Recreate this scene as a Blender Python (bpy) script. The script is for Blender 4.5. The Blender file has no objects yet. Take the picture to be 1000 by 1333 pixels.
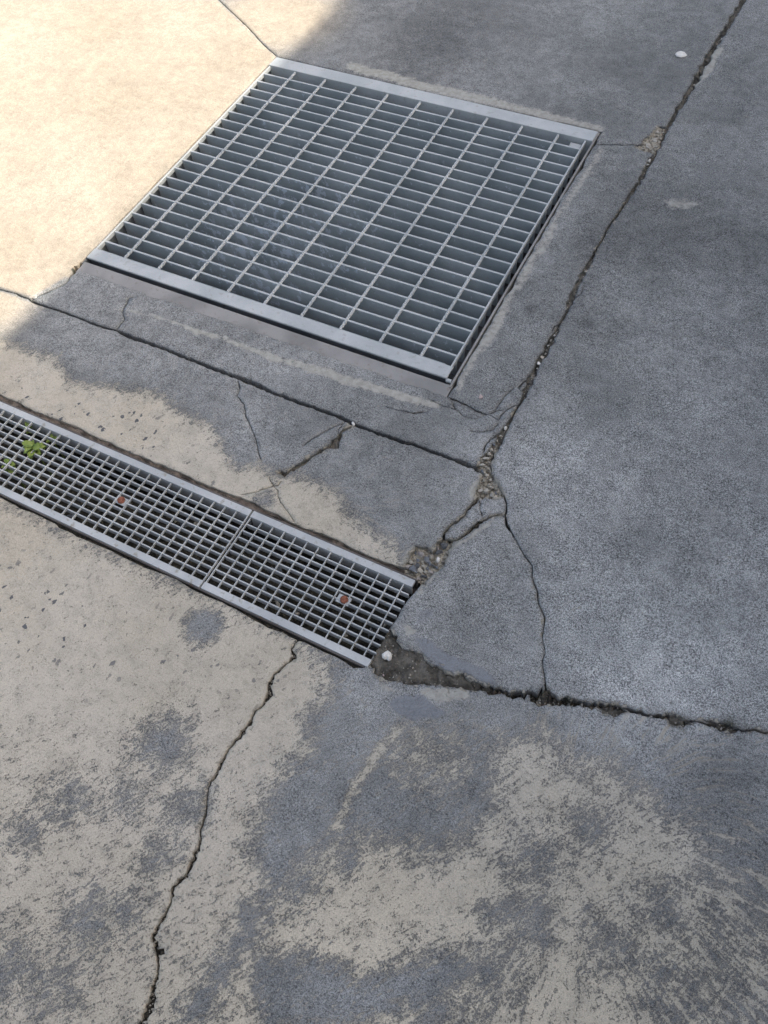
import bpy, bmesh, math, random
import numpy as np
from mathutils import Matrix, Vector, geometry, noise as mnoise
from mathutils.kdtree import KDTree

random.seed(7)
rng = np.random.default_rng(7)
scene = bpy.context.scene
C = scene.collection

# ------------------------------------------------------------------ camera
FPX, CX, CY = 1100.0, 500.0, 666.5
RM = np.array([[0.8915459584902238, 0.4486258494786477, -0.06229487201455544],
               [0.3518931595874014, -0.7726748162177648, -0.5283415870612866],
               [-0.2851613720954226, 0.44911966730750613, -0.8467434772717484]])
TV = np.array([-0.6368694583808577, -0.616423141774489, 2.058826336928841])
CAMP = -RM.T @ TV
cam = bpy.data.cameras.new('camera')
cam_o = bpy.data.objects.new('camera', cam)
C.objects.link(cam_o)
rot = RM.T @ np.diag([1.0, -1.0, -1.0])
mw = Matrix.Identity(4)
for i in range(3):
    for j in range(3):
        mw[i][j] = rot[i, j]
    mw[i][3] = CAMP[i]
cam_o.matrix_world = mw
cam.sensor_fit = 'VERTICAL'
cam.sensor_height = 24.0
cam.lens = 24.0 * FPX / 1333.0
cam.clip_start = 0.05
cam.clip_end = 400
scene.camera = cam_o

# ------------------------------------------------------------------ light
SUN_EL, SUN_AZ = math.radians(43), math.radians(12)      # azimuth measured from +X towards +Y
world = bpy.data.worlds.new('World')
scene.world = world
world.use_nodes = True
wn = world.node_tree
sky = wn.nodes.new('ShaderNodeTexSky')
sky.sky_type = 'NISHITA'
sky.sun_disc = False
sky.sun_elevation = SUN_EL
sky.sun_rotation = math.pi / 2 - SUN_AZ
sky.air_density = 1.0
sky.dust_density = 5.0
sky.ozone_density = 1.0
bg = wn.nodes['Background']
bg.inputs['Strength'].default_value = 0.15
hsv = wn.nodes.new('ShaderNodeHueSaturation')      # hazy, less saturated sky
hsv.inputs['Saturation'].default_value = 0.78
wn.links.new(sky.outputs[0], hsv.inputs['Color'])
wn.links.new(hsv.outputs[0], bg.inputs[0])
sun = bpy.data.lights.new('sun', 'SUN')
sun.energy = 4.0
sun.angle = math.radians(0.53)
sun.color = (1.0, 0.94, 0.85)
sun_o = bpy.data.objects.new('sun', sun)
C.objects.link(sun_o)
sdir = Vector((math.cos(SUN_EL) * math.cos(SUN_AZ), math.cos(SUN_EL) * math.sin(SUN_AZ), math.sin(SUN_EL)))
sun_o.rotation_euler = sdir.to_track_quat('Z', 'Y').to_euler()
vs = scene.view_settings
vs.view_transform = 'Standard'
vs.look = 'None'
vs.gamma = 1.0
vs.use_curve_mapping = False
vs.exposure = 1.06

# ------------------------------------------------------------------ helpers
def G(x, y):
    """photo pixel on the pavement -> pavement point (x, y) in metres"""
    d = RM.T @ np.array([(x - CX) / FPX, (y - CY) / FPX, 1.0])
    p = CAMP + d * (-CAMP[2] / d[2])
    return float(p[0]), float(p[1])

def GL(pts):
    return np.array([G(*p[:2]) for p in pts])

def put(name, verts, faces, mat, parent=None, smooth=False):
    me = bpy.data.meshes.new(name)
    me.from_pydata([tuple(map(float, v)) for v in verts], [], [tuple(map(int, f)) for f in faces])
    me.validate()
    if mat:
        me.materials.append(mat)
    if smooth:
        for p in me.polygons:
            p.use_smooth = True
    return link(name, me, parent)

def link(name, me, parent=None):
    o = bpy.data.objects.new(name, me)
    C.objects.link(o)
    if parent:
        o.parent = parent
    return o

def from_bm(name, bm, mat, parent=None, smooth=False):
    me = bpy.data.meshes.new(name)
    bm.normal_update()
    bm.to_mesh(me)
    bm.free()
    me.materials.append(mat)
    if smooth:
        for p in me.polygons:
            p.use_smooth = True
    return link(name, me, parent)

def box_mesh(name, x0, x1, y0, y1, z0, z1, mat, bev=0.0, seg=1):
    bm = bmesh.new()
    bmesh.ops.create_cube(bm, size=1.0)
    for v in bm.verts:
        v.co = Vector((x0 + (v.co.x + .5) * (x1 - x0), y0 + (v.co.y + .5) * (y1 - y0), z0 + (v.co.z + .5) * (z1 - z0)))
    if bev:
        bmesh.ops.bevel(bm, geom=list(bm.edges), offset=bev, segments=seg, affect='EDGES', profile=.6)
    me = bpy.data.meshes.new(name)
    bm.to_mesh(me)
    bm.free()
    me.materials.append(mat)
    return me

def box(name, x0, x1, y0, y1, z0, z1, mat, parent=None, bev=0.0, seg=1):
    return link(name, box_mesh(name, x0, x1, y0, y1, z0, z1, mat, bev, seg), parent)

def empty(name, loc=(0, 0, 0), rz=0):
    o = bpy.data.objects.new(name, None)
    o.empty_display_size = .1
    C.objects.link(o)
    o.location = loc
    o.rotation_euler = (0, 0, rz)
    return o

def tag(o, label=None, cat=None, group=None, kind=None):
    if label: o['label'] = label
    if cat: o['category'] = cat
    if group: o['group'] = group
    if kind: o['kind'] = kind
    return o

# ------------------------------------------------------------------ material helpers
class NT:
    def __init__(s, name):
        s.m = bpy.data.materials.new(name)
        s.m.use_nodes = True
        s.t = s.m.node_tree
        s.b = s.t.nodes['Principled BSDF']
        s.pos = s.t.nodes.new('ShaderNodeNewGeometry').outputs['Position']
        s.oc = s.t.nodes.new('ShaderNodeTexCoord').outputs['Object']
    def set(s, sock, v):
        if isinstance(v, bpy.types.NodeSocket):
            s.t.links.new(v, sock)
        else:
            sock.default_value = v
    def n(s, typ, **kw):
        nd = s.t.nodes.new(typ)
        for k, v in kw.items():
            setattr(nd, k, v)
        return nd
    def noise(s, vec, scale, detail=4, rough=.55, dist=0):
        nd = s.n('ShaderNodeTexNoise')
        s.set(nd.inputs['Vector'], vec)
        nd.inputs['Scale'].default_value = scale
        nd.inputs['Detail'].default_value = detail
        nd.inputs['Roughness'].default_value = rough
        nd.inputs['Distortion'].default_value = dist
        return nd.outputs['Fac']
    def vor(s, vec, scale, feature='F1', rnd=1):
        nd = s.n('ShaderNodeTexVoronoi', feature=feature)
        s.set(nd.inputs['Vector'], vec)
        nd.inputs['Scale'].default_value = scale
        nd.inputs['Randomness'].default_value = rnd
        return nd.outputs['Distance'], (nd.outputs['Color'] if feature != 'DISTANCE_TO_EDGE' else None)
    def math(s, op, a, b=0.0, c=None, clamp=False):
        nd = s.n('ShaderNodeMath', operation=op, use_clamp=clamp)
        s.set(nd.inputs[0], a)
        s.set(nd.inputs[1], b)
        if c is not None: s.set(nd.inputs[2], c)
        return nd.outputs[0]
    def add(s, *a):
        r = a[0]
        for x in a[1:]:
            r = s.math('ADD', r, x)
        return r
    def mul(s, a, b): return s.math('MULTIPLY', a, b)
    def step(s, v, lo, hi, a=0.0, b=1.0):
        nd = s.n('ShaderNodeMapRange', interpolation_type='SMOOTHSTEP')
        s.set(nd.inputs['Value'], v)
        nd.inputs['From Min'].default_value = lo
        nd.inputs['From Max'].default_value = hi
        s.set(nd.inputs['To Min'], a)
        s.set(nd.inputs['To Max'], b)
        return nd.outputs['Result']
    def mix(s, f, a, b, blend='MIX'):
        nd = s.n('ShaderNodeMix', data_type='RGBA', blend_type=blend)
        s.set(nd.inputs[0], f)
        for k, v in ((6, a), (7, b)):
            if isinstance(v, tuple): v = (*v, 1.0)[:4]
            s.set(nd.inputs[k], v)
        return nd.outputs[2]
    def scale(s, col, f):
        nd = s.n('ShaderNodeVectorMath', operation='SCALE')
        s.set(nd.inputs[0], col)
        s.set(nd.inputs['Scale'], f)
        return nd.outputs[0]
    def vmul(s, v, k):
        nd = s.n('ShaderNodeVectorMath', operation='MULTIPLY')
        s.set(nd.inputs[0], v)
        nd.inputs[1].default_value = k
        return nd.outputs[0]
    def vadd(s, v, k):
        nd = s.n('ShaderNodeVectorMath', operation='ADD')
        s.set(nd.inputs[0], v)
        s.set(nd.inputs[1], k)
        return nd.outputs[0]
    def attr(s, name, out='Fac'):
        nd = s.n('ShaderNodeAttribute', attribute_name=name)
        return nd.outputs[out]
    def bump(s, h, dist, strength=1.0, normal=None):
        nd = s.n('ShaderNodeBump')
        s.set(nd.inputs['Height'], h)
        nd.inputs['Distance'].default_value = dist
        nd.inputs['Strength'].default_value = strength
        if normal: s.set(nd.inputs['Normal'], normal)
        return nd.outputs[0]
    def out(s, col, rough, normal=None, metal=0.0, spec=None):
        s.set(s.b.inputs['Base Color'], (*col, 1.0) if isinstance(col, tuple) else col)
        s.set(s.b.inputs['Roughness'], rough)
        s.set(s.b.inputs['Metallic'], metal)
        if spec is not None: s.set(s.b.inputs['Specular IOR Level'], spec)
        if normal: s.set(s.b.inputs['Normal'], normal)
        return s.m

def concrete_material():
    k = NT('worn_concrete')
    P = k.pos
    n1 = k.noise(P, 2.6, 4, .6)
    n2 = k.noise(P, 28, 4, .62)
    n2b = k.noise(P, 80, 3, .6)
    n3 = k.noise(P, 290, 3, .65)
    n4 = k.noise(P, 760, 1, .6)
    S = k.attr('stroke', 'Vector')
    ns = k.noise(k.vmul(S, (105, 19, 1)), 1.0, 3, .6, .5)
    rotn = k.n('ShaderNodeVectorRotate', rotation_type='Z_AXIS')
    k.set(rotn.inputs['Vector'], P)
    rotn.inputs['Angle'].default_value = math.radians(-58)
    ns2 = k.noise(k.vmul(rotn.outputs[0], (52, 170, 1)), 1.0, 3, .62, .8)
    worn, coarse, damp, pale, slurry, cream_sunlit, moss, tone = [k.attr(a) for a in ('worn', 'coarse', 'damp', 'pale', 'slurry', 'cream_sunlit', 'moss', 'tone')]
    d = lambda v: k.math('SUBTRACT', v, .5)
    sta = k.attr('strokeamt')
    ista = k.math('SUBTRACT', 1.0, sta, clamp=True)
    # where the grey skim coat has worn through to the tan concrete
    w = k.add(k.mul(worn, .46), k.mul(d(n2), .62), k.mul(k.mul(d(ns), 3.2), sta), k.mul(k.mul(d(ns2), 1.5), ista), k.mul(d(n3), 1.5), k.mul(d(n2b), .8), k.mul(d(n4), .9))
    m = k.add(k.mul(k.step(w, -.12, .14), .68), k.mul(k.step(k.add(k.mul(worn, .5), k.mul(d(n2), .9), k.mul(d(ns2), .8)), -.34, .34), .32))     # coat thins before it breaks through
    # grey coat
    n12 = k.noise(P, 9, 4, .65)
    g = k.mix(k.step(n1, .35, .66), (.178, .180, .172), (.258, .258, .246))
    g = k.scale(g, k.step(n12, .30, .70, .90, 1.10))
    g = k.mix(k.step(n2, .38, .64), k.scale(g, .88), k.scale(g, 1.10))
    gr = k.add(k.mul(d(n3), k.add(2.2, k.mul(coarse, .9))), k.mul(d(n4), k.add(3.0, k.mul(coarse, 2.4))), k.mul(d(n2b), .8))
    g = k.scale(g, k.math('MAXIMUM', k.add(1.02, gr), .30))
    pits = k.step(k.add(n3, k.mul(d(n2), .6)), .30, .40, .66, 1.0)
    g = k.scale(g, pits)
    g = k.mix(k.mul(k.step(ns, .36, .56, .75, 0.0), sta), g, k.scale(g, .66))
    g = k.mix(k.mul(k.step(k.add(ns, k.mul(d(n2), .4)), .555, .615), k.mul(sta, .8)), g, (.36, .325, .265))
    g = k.scale(g, tone)
    # tan concrete
    t = k.mix(k.step(n1, .36, .64), (.452, .400, .312), (.502, .450, .366))
    t = k.mix(k.attr('warm'), t, (.600, .520, .395))
    t = k.mix(k.step(k.add(n2, k.mul(d(n2b), .8)), .34, .62), k.mix(k.step(worn, .35, .9, .30, .28), t, k.mix(.5, k.scale(t, .70), (.26, .24, .20))), k.scale(t, 1.05))
    t = k.mix(k.step(k.add(n3, k.mul(d(n2b), .7)), .60, .72, 0.0, k.step(worn, .35, .85, .42, .2)), t, (.13, .13, .132))
    t = k.scale(t, k.add(1.0, k.mul(d(n3), .7), k.mul(d(n4), .8)))
    nw = k.n('ShaderNodeTexNoise')
    nw.inputs['Scale'].default_value = 90
    k.set(nw.inputs['Vector'], P)
    wp = k.vmul(k.vadd(P, k.scale(nw.outputs['Color'], .014)), (1.25, .8, 1))
    vd, vc = k.vor(wp, 88)
    sep = k.n('ShaderNodeSeparateColor')
    k.set(sep.inputs[0], vc)
    thr = k.step(sep.outputs[0], .74, 1.0, 0.0, .42)
    chip = k.mul(k.step(k.math('SUBTRACT', thr, vd), .0, .03), k.attr('chips'))
    t = k.mix(chip, t, (.12, .12, .122))
    col = k.mix(m, g, t)
    lip = k.mul(k.mul(m, k.math('SUBTRACT', 1.0, m)), .7)      # grime caught along the broken lip of the coat
    col = k.mix(lip, col, (.085, .083, .078))
    # clean cream concrete slab, sunlit corners brightened in colour, pale cement smear, slurry skin, damp, moss
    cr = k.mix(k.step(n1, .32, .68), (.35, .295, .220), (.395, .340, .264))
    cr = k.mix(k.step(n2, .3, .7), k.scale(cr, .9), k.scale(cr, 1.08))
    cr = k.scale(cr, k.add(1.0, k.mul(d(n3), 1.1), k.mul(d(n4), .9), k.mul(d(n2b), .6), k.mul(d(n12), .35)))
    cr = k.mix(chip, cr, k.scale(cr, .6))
    col = k.mix(k.step(k.add(cream_sunlit, k.mul(d(n1), k.mul(k.step(cream_sunlit, .6, .95, .9, 0.0), k.step(cream_sunlit, .02, .3)))), .0, .95), col, cr)
    pl = k.mix(k.step(n2b, .3, .7), (.32, .305, .26), (.44, .42, .365))
    col = k.mix(k.step(k.add(pale, k.mul(k.mul(k.add(k.mul(d(n2), .8), k.mul(d(n2b), .55), k.mul(d(n3), .5)), 1.0), k.step(pale, 0.0, .2))), .18, .60, 0.0, .85), col, pl)
    sl = k.scale(k.mix(n2, (.178, .186, .194), (.235, .243, .25)), k.add(1.0, k.mul(d(n3), 1.0), k.mul(d(n4), .9), k.mul(d(n2b), .5)))
    slm = k.step(k.add(slurry, k.mul(d(n2), 1.3), k.mul(d(n2b), .9), k.mul(d(n3), .5)), .32, .72)
    col = k.mix(slm, col, sl)
    dm = k.step(k.add(damp, k.mul(d(n2), 1.0), k.mul(d(n2b), .6)), .15, .95)
    col = k.mix(k.mul(dm, .75), col, k.scale(col, .38))
    mm = k.step(k.add(moss, k.mul(d(n2), 1.2), k.mul(d(n3), 1.2)), .35, .8)
    col = k.mix(mm, col, k.mix(n2b, (.035, .038, .024), (.085, .078, .055)))
    ce = k.step(k.add(k.attr('chipedge'), k.mul(d(n2b), 1.5), k.mul(d(n3), 1.2), k.mul(d(n2), 1.2)), .42, .62)
    col = k.mix(k.mul(ce, .8), col, k.scale(k.mix(n2b, (.22, .195, .155), (.50, .455, .37)), k.add(.8, k.mul(n3, .4))))
    # relief
    h = k.add(k.mul(n3, k.add(.35, k.mul(coarse, .6))), k.mul(n2b, .5), k.mul(n4, k.add(.12, k.mul(coarse, .35))),
              k.mul(m, -.75), k.mul(chip, -.6), k.mul(k.mul(ns, k.attr('strokeamt')), .9), k.mul(slm, .25), k.mul(ce, -1.1))
    nor = k.bump(h, .0022, .9)
    rough = k.mix(m, k.mix(slm, (.62,) * 3, (.42,) * 3), (.85,) * 3)
    return k.out(col, rough, nor, spec=.35)

def soil_material():
    k = NT('crack_soil')
    n1, n2, n3 = k.noise(k.pos, 40, 4), k.noise(k.pos, 160, 3), k.noise(k.pos, 420, 2)
    kd = k.attr('fillkind')
    dark = k.mix(k.step(n2, .35, .65), (.022, .020, .017), (.085, .074, .058))
    tan = k.mix(k.step(n2, .36, .62), (.16, .14, .11), (.46, .42, .34))
    rust = k.mix(k.step(n1, .4, .62), (.075, .062, .052), (.21, .17, .135))
    col = k.mix(k.step(kd, .2, .8), dark, tan)
    col = k.mix(k.step(kd, 1.2, 1.8), col, rust)
    brown = k.mix(k.step(n1, .35, .65), (.068, .062, .052), (.175, .160, .135))
    col = k.mix(k.step(kd, 2.2, 2.8), col, brown)
    col = k.scale(col, k.add(.55, k.mul(n3, .9)))
    return k.out(col, .9, k.bump(k.add(n2, k.mul(n3, .5)), .004, 1.0), spec=.2)

def steel_material(name, c0, c1, dirt, metal=.55, rough=.5, splash=None, dirtamt=.5, spot=0.0):
    k = NT(name)
    P = k.pos
    n1, n2, n3 = k.noise(P, 9, 4), k.noise(P, 70, 4, .6), k.noise(P, 300, 3)
    vd, vc = k.vor(P, 90)
    col = k.mix(k.step(n1, .35, .65), c0, c1)
    col = k.scale(col, k.add(.82, k.mul(n2, .25), k.mul(n3, .12)))
    dm = k.step(n2, .56, .70, 0.0, dirtamt)
    col = k.mix(dm, col, dirt)
    met = k.mul(k.math('SUBTRACT', 1.0, dm), metal)
    if splash:
        # dried white droppings: streaks running down the bar faces, thickest round one spot
        st = k.noise(k.vmul(P, (1, 1, .8)), 46, 4, .62)
        dist = k.n('ShaderNodeVectorMath', operation='DISTANCE')
        k.set(dist.inputs[0], k.vmul(P, (1, 1, .3)))
        dist.inputs[1].default_value = splash
        near = k.step(dist.outputs['Value'], .02, .40, .13, -.01)
        sp = k.step(k.add(st, near, k.mul(k.math('SUBTRACT', n3, .5), .25)), .65, .68, 0.0, .8)
        col = k.mix(sp, col, (.62, .66, .70))
        met = k.mul(met, k.math('SUBTRACT', 1.0, sp))
    return k.out(col, k.step(n2, .3, .7, rough - .08, rough + .15), k.bump(k.add(n2, k.mul(n3, .5)), .0008, .5), metal=met)

def plain_material(name, c0, c1, scale=60, rough=.8, bump=.0015, c2=None):
    k = NT(name)
    n1, n2 = k.noise(k.oc, scale, 4, .6), k.noise(k.oc, scale * 5, 3)
    col = k.mix(k.step(n1, .36, .64), c0, c1)
    if c2: col = k.mix(k.step(n2, .58, .66), col, c2)
    col = k.scale(col, k.add(.85, k.mul(n2, .3)))
    return k.out(col, rough, k.bump(k.add(n1, k.mul(n2, .4)), bump, .9), spec=.3)

CONC = concrete_material()
SOIL = soil_material()
SPL = G(352, 305)
GALV = steel_material('galvanised_bar', (.35, .385, .385), (.445, .475, .47), (.24, .245, .23), .15, .48, (SPL[0], SPL[1] + .02, -.006), .35)
GALV_TOP = steel_material('galvanised_plate', (.40, .418, .41), (.495, .505, .49), (.31, .30, .27), .15, .55, None, .6)
TRENCH = steel_material('trench_galvanised', (.42, .43, .42), (.53, .535, .515), (.27, .25, .20), .15, .58, None, .8)
FRAME = steel_material('frame_steel', (.22, .213, .20), (.31, .298, .28), (.20, .165, .14), .1, .65, None, .6)
DARKSTEEL = steel_material('gap_shade_steel', (.10, .11, .115), (.16, .17, .175), (.07, .065, .06), .2, .6, None, .6)  # coloured dark so the gaps beside the grate look shaded
RAIL = steel_material('rail_steel', (.10, .085, .075), (.17, .15, .135), (.12, .07, .045), .2, .65, None, .7)
RUST = plain_material('rusty_bolt', (.16, .055, .032), (.30, .115, .07), 180, .85)
PIT = plain_material('pit_concrete', (.10, .10, .095), (.18, .175, .165), 12, .9)
MUD = plain_material('channel_mud', (.018, .016, .013), (.05, .045, .035), 40, .95, .006, (.10, .088, .065))
WHITE = plain_material('white_stone', (.66, .63, .57), (.78, .75, .69), 90, .8, .001)
PINK = plain_material('pink_stone', (.42, .33, .31), (.52, .42, .40), 120, .8, .001)
PINK2 = plain_material('pinkish_mortar', (.28, .25, .225), (.42, .375, .34), 130, .9, .002)
GREYST = plain_material('grey_stone', (.12, .13, .14), (.24, .25, .26), 130, .8, .001)
TANST = plain_material('tan_crumb', (.34, .31, .26), (.52, .48, .41), 130, .9, .002)
DARKST = plain_material('dark_stone', (.075, .078, .08), (.15, .152, .152), 130, .75, .001)
LEAF = plain_material('weed_leaf', (.10, .16, .03), (.21, .27, .06), 90, .5, .0008)
STEM = plain_material('weed_stem', (.08, .12, .03), (.13, .17, .05), 90, .6, .0005)
DRYLEAF = plain_material('dry_leaf', (.20, .15, .09), (.34, .27, .18), 90, .8, .001)

# ------------------------------------------------------------------ pavement layout (traced joints, cracks and openings)
# each crack: list of (px, py, half width in px), fill depth, fill kind (0 soil, 1 tan rubble, 2 rust, 3 brown dirt)
CR = []
def crack(pts, hw=None, depth=.014, kind=0, jag=.45, sub=3.4):
    f = lambda h: h * (.62 if h < 1.0 else .78 if h < 1.6 else 1.0)
    CR.append(([(p[0], p[1], f(p[2] if len(p) > 2 else hw)) for p in pts], depth, kind, jag, sub))

crack([(-700, 160, .8), (-90, 345, .8), (0, 376, .8), (19, 381, .9), (38, 389, 1.4), (49, 395, 1.4), (77, 404, 1.3), (103, 414, 1.4), (130, 424, 1.5), (151, 430, 1.5), (169, 438, 2.3),
       (197, 447, 1.9), (240, 464, 2), (258, 471, 2), (303, 489, 2.2), (325, 496, 3), (354, 510, 2), (392, 524, 2), (440, 541, 2.1), (460, 551, 2.2), (484, 560, 1.7),
       (517, 572, 2.3), (539, 578, 1.7), (561, 587, 1.8), (592, 598, 2.2), (604, 602, 3), (623, 611, 2.5), (632, 614, 2)], depth=.02, jag=.22)
crack([(1180, -330, 3.5), (1010, -70, 3.5), (968, 0, 3.2), (958, 18, 3), (940, 46, 3), (924, 70, 3.6), (912, 94, 4), (900, 114, 3.2), (880, 148, 2.6), (866, 170, 2.4), (856, 194, 2.6),
       (850, 204, 3.2), (842, 217, 2.8), (836, 230, 2.6), (823, 249, 2), (809, 272, 1.5), (793, 294, 1.5), (786, 308, 1.4), (778, 321, 1.5), (770, 338, 2.2), (759, 356, 2.6), (750, 374, 2.8),
       (743, 390, 3.5), (740, 401, 1.6), (730, 420, 1.5), (722, 436, 3), (713, 452, 4), (707, 462, 4), (702, 470, 3.4), (696, 483, 3.2), (688, 501, 4), (683, 515, 2),
       (675, 528, 1.5), (667, 542, 1.3), (659, 557, 3), (651, 571, 4), (640, 589, 5.5), (634, 601, 7), (632, 614, 6), (635, 624, 7), (638, 632, 10), (640, 641, 11), (641, 646, 6)], depth=.011, kind=3, jag=.3)
crack([(640, 646, 2), (627, 644, 1.6), (619, 652, 1.6), (608, 663, 1.1), (603, 672, 1.2), (590, 680, 1.1), (579, 692, 1.3), (576, 704, 2)], depth=.012)
crack([(658, 671, 1.2), (646, 670, 1.3), (630, 676, 1.3), (614, 688, 2.3), (605, 696, 1.4), (595, 703, 1.6), (584, 702, 1.6), (576, 704, 2)], depth=.012)
crack([(641, 646, 1.5), (656, 645, 1.2), (660, 656, 1.1), (658, 671, 1.5), (659.5, 683, 2.2), (671, 701, .8), (681, 720, .9), (693, 736, 1), (693, 752, .9), (700, 769, 1.2), (701, 785, .9),
       (710, 804, 1), (706, 830, .7), (710, 849, .7), (706, 861, .7), (709, 880, .8), (711, 896, 1.5), (712, 908, 2.5)], depth=.01, jag=.3)
crack([(624, 652), (626, 666), (629, 675)], .45, .004)
crack([(630, 676), (620, 680), (614, 688)], .5, .005)
crack([(532, 884, 1), (546, 886, 1.6), (580, 890, 1.3), (620, 895, 2), (640, 898, 3), (658, 902, 3.3), (690, 904, 3), (703, 909, 6), (714, 909, 6.5), (726, 912, 3.6), (755, 914, 3.6), (770, 918, 3),
       (793, 920, 4.2), (818, 923, 1.6), (830, 926, 2.4), (844, 931, 1.3), (866, 932, 2.5), (878, 935, 2.8), (890, 938, 1.2), (908, 939, 1), (928, 942, 2.2), (948, 947, 2), (970, 951, 1), (984, 950, 1.4), (1000, 954, 1.2), (1080, 973, 1.2), (1700, 1110, 1.2)], depth=.022, jag=.65, sub=3.4)
crack([(392, 828, .8), (387, 834, 1), (379, 844, 1.2), (384, 855, 2.4), (373, 863, 1), (357, 878, 1.6), (350, 892, 1.8), (351, 903, 3.2), (343, 916, 1.6), (332, 925, 1.4), (326, 939, 2.4), (314, 956, 2.3),
       (297, 975, 1), (287, 997, 1.8), (273, 1021, 1.3), (269, 1040, .8), (267, 1062, 1.5), (261, 1079, 1.1), (260, 1099, 1.6), (251, 1119, 3.6), (242, 1140, 2.6), (225, 1154, 1.8), (222, 1177, 1.2),
       (208, 1201, 1.8), (198, 1220, 3), (203, 1232, 2.4), (205, 1250, 1.8), (205, 1267, 1.2), (199, 1288, 3), (197, 1302, 4.5), (192, 1316, 4), (180, 1340, 4), (150, 1400, 4), (-20, 1780, 4), (-300, 2300, 4)], depth=.011, kind=0, jag=.4)
crack([(205, 1236, 2), (210, 1239, 6), (214, 1242, 1)], depth=.007, jag=.2)
crack([(20, -265), (230, -55), (285, 0), (322, 35), (345, 60), (361, 74)], .8, .01, jag=.15)
crack([(38, 390, 1.2), (67, 377, .9), (86, 368, .8), (91, 359, 1.2), (100, 349, 3.6), (108, 341, 2.6), (113, 335, 1)], depth=.012, kind=2)
crack([(151, 430), (162, 416), (160, 405), (168, 388), (176, 387)], .6, .006)
crack([(310, 494), (312, 506), (309, 516), (318, 526), (320, 542), (327, 556), (334, 574), (336, 588), (341, 600)], .7, .007)
crack([(460, 553, 1), (444, 562, 1.1), (441, 570, 2.6), (436, 577, 4.2), (424, 583, 1.8), (408, 592, 1.1), (392, 604, 1.9), (384, 608, 3.2), (377, 612, 1.2), (370, 617, 3), (362, 615, 2)], depth=.012, kind=3, jag=.5)
crack([(448, 550), (428, 559), (418, 565), (408, 570), (394, 580)], .7, .006)
crack([(448, 549), (440, 560), (441, 570)], .5, .005)
crack([(350, 620), (352, 626), (356, 632), (362, 638), (362, 646), (370, 660), (380, 674), (384, 680)], .6, .006)
crack([(366, 626), (362, 632), (356, 632), (346, 636), (330, 641), (312, 644)], .6, .006)
crack([(579, 515), (598, 522), (614, 530), (629, 538), (640, 541), (649, 547)], .55, .005)
crack([(586, 518), (592, 531), (605, 542), (619, 546), (630, 541), (642, 537), (650, 534), (659, 533)], .65, .006)
crack([(649, 548), (652, 541), (659, 534), (667, 529), (675, 527)], .9, .008)
crack([(642, 538), (650, 526), (661, 512), (670, 504)], .5, .005)
crack([(612, 561), (629, 562), (643, 559), (650, 549)], .5, .005)
crack([(688, 495), (682, 496), (675, 503), (682, 512)], .8, .008)
crack([(560, 520), (576, 528), (586, 530), (594, 534)], .5, .005)
crack([(628, 590), (631, 582), (634, 577), (646, 567), (654, 562)], 1, .01)
crack([(774, 188), (788, 188), (804, 188), (823, 188), (833, 190)], .7, .008)
crack([(722, 438), (719, 430), (722, 424), (729, 421)], .6, .006)
crack([(748, 388), (757, 382), (760, 372)], .5, .005)
crack([(500, 528), (520, 534), (538, 538), (556, 536)], .5, .004)
PXE = (6, 5)
POLY = []      # px outline, depth, kind
POLY.append(([(527, 742), (532, 724), (543, 711), (556, 712), (564, 716), (570, 706), (576, 700), (590, 703), (588, 711), (581, 727), (574, 740), (559, 753), (549, 763), (540, 757)], .013, 1))
POLY.append(([(826, 190), (836, 186), (849, 174), (857, 164), (866, 165), (860, 188), (853, 202), (846, 197), (838, 196)], .006, 1))
POLY.append(([(508, 816), (513, 826), (520, 838), (528, 846), (540, 847), (549, 852), (556, 860), (567, 869), (588, 878), (600, 878), (617, 888), (632, 893), (660, 899), (662, 903), (622, 898),
              (590, 894), (560, 891), (540, 892), (520, 888), (500, 884), (487, 876), (482, 862), (490, 845), (500, 824)], .007, 3))
POLY.append(([(620, 606), (628, 594), (637, 588), (642, 580), (650, 572), (646, 586), (640, 600), (640, 616), (648, 628), (655, 642), (648, 648), (630, 648), (622, 650), (618, 642), (624, 628), (628, 616)], .008, 1))
POLY.append(([(706, 900), (714, 898), (724, 907), (730, 914), (716, 916), (700, 912)], .012, 3))
POLY.append(([(866, 929), (880, 932), (892, 938), (902, 942), (890, 947), (872, 943)], .007, 3))
POLY.append(([(914, 938), (930, 939), (950, 945), (964, 951), (950, 955), (934, 948)], .007, 3))
POLY.append(([(768, 915), (790, 916), (812, 921), (816, 926), (800, 931), (782, 926)], .008, 3))
# steel grating openings, metres
BG = (-.092, .9015, -.0760, .8965)
TR_ANG = math.radians(-.8)
TR_O = (.85, -.4905)
def tr(u, v):
    c, s = math.cos(TR_ANG), math.sin(TR_ANG)
    return TR_O[0] + c * (u - TR_O[0]) - s * v, TR_O[1] + s * (u - TR_O[0]) + c * v
TW = .186                           # outer width of the trench grate

def jagline(a, b, n, amp, seed):
    r = np.random.default_rng(seed)
    a, b = np.array(a, float), np.array(b, float)
    nrm = np.array([-(b - a)[1], (b - a)[0]])
    nrm /= np.linalg.norm(nrm)
    out, v = [], 0
    for i in range(n):
        v = .7 * v + r.normal(0, amp)
        out.append(tuple(a + (b - a) * i / n + nrm * (v if i else 0)))
    return out

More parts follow.
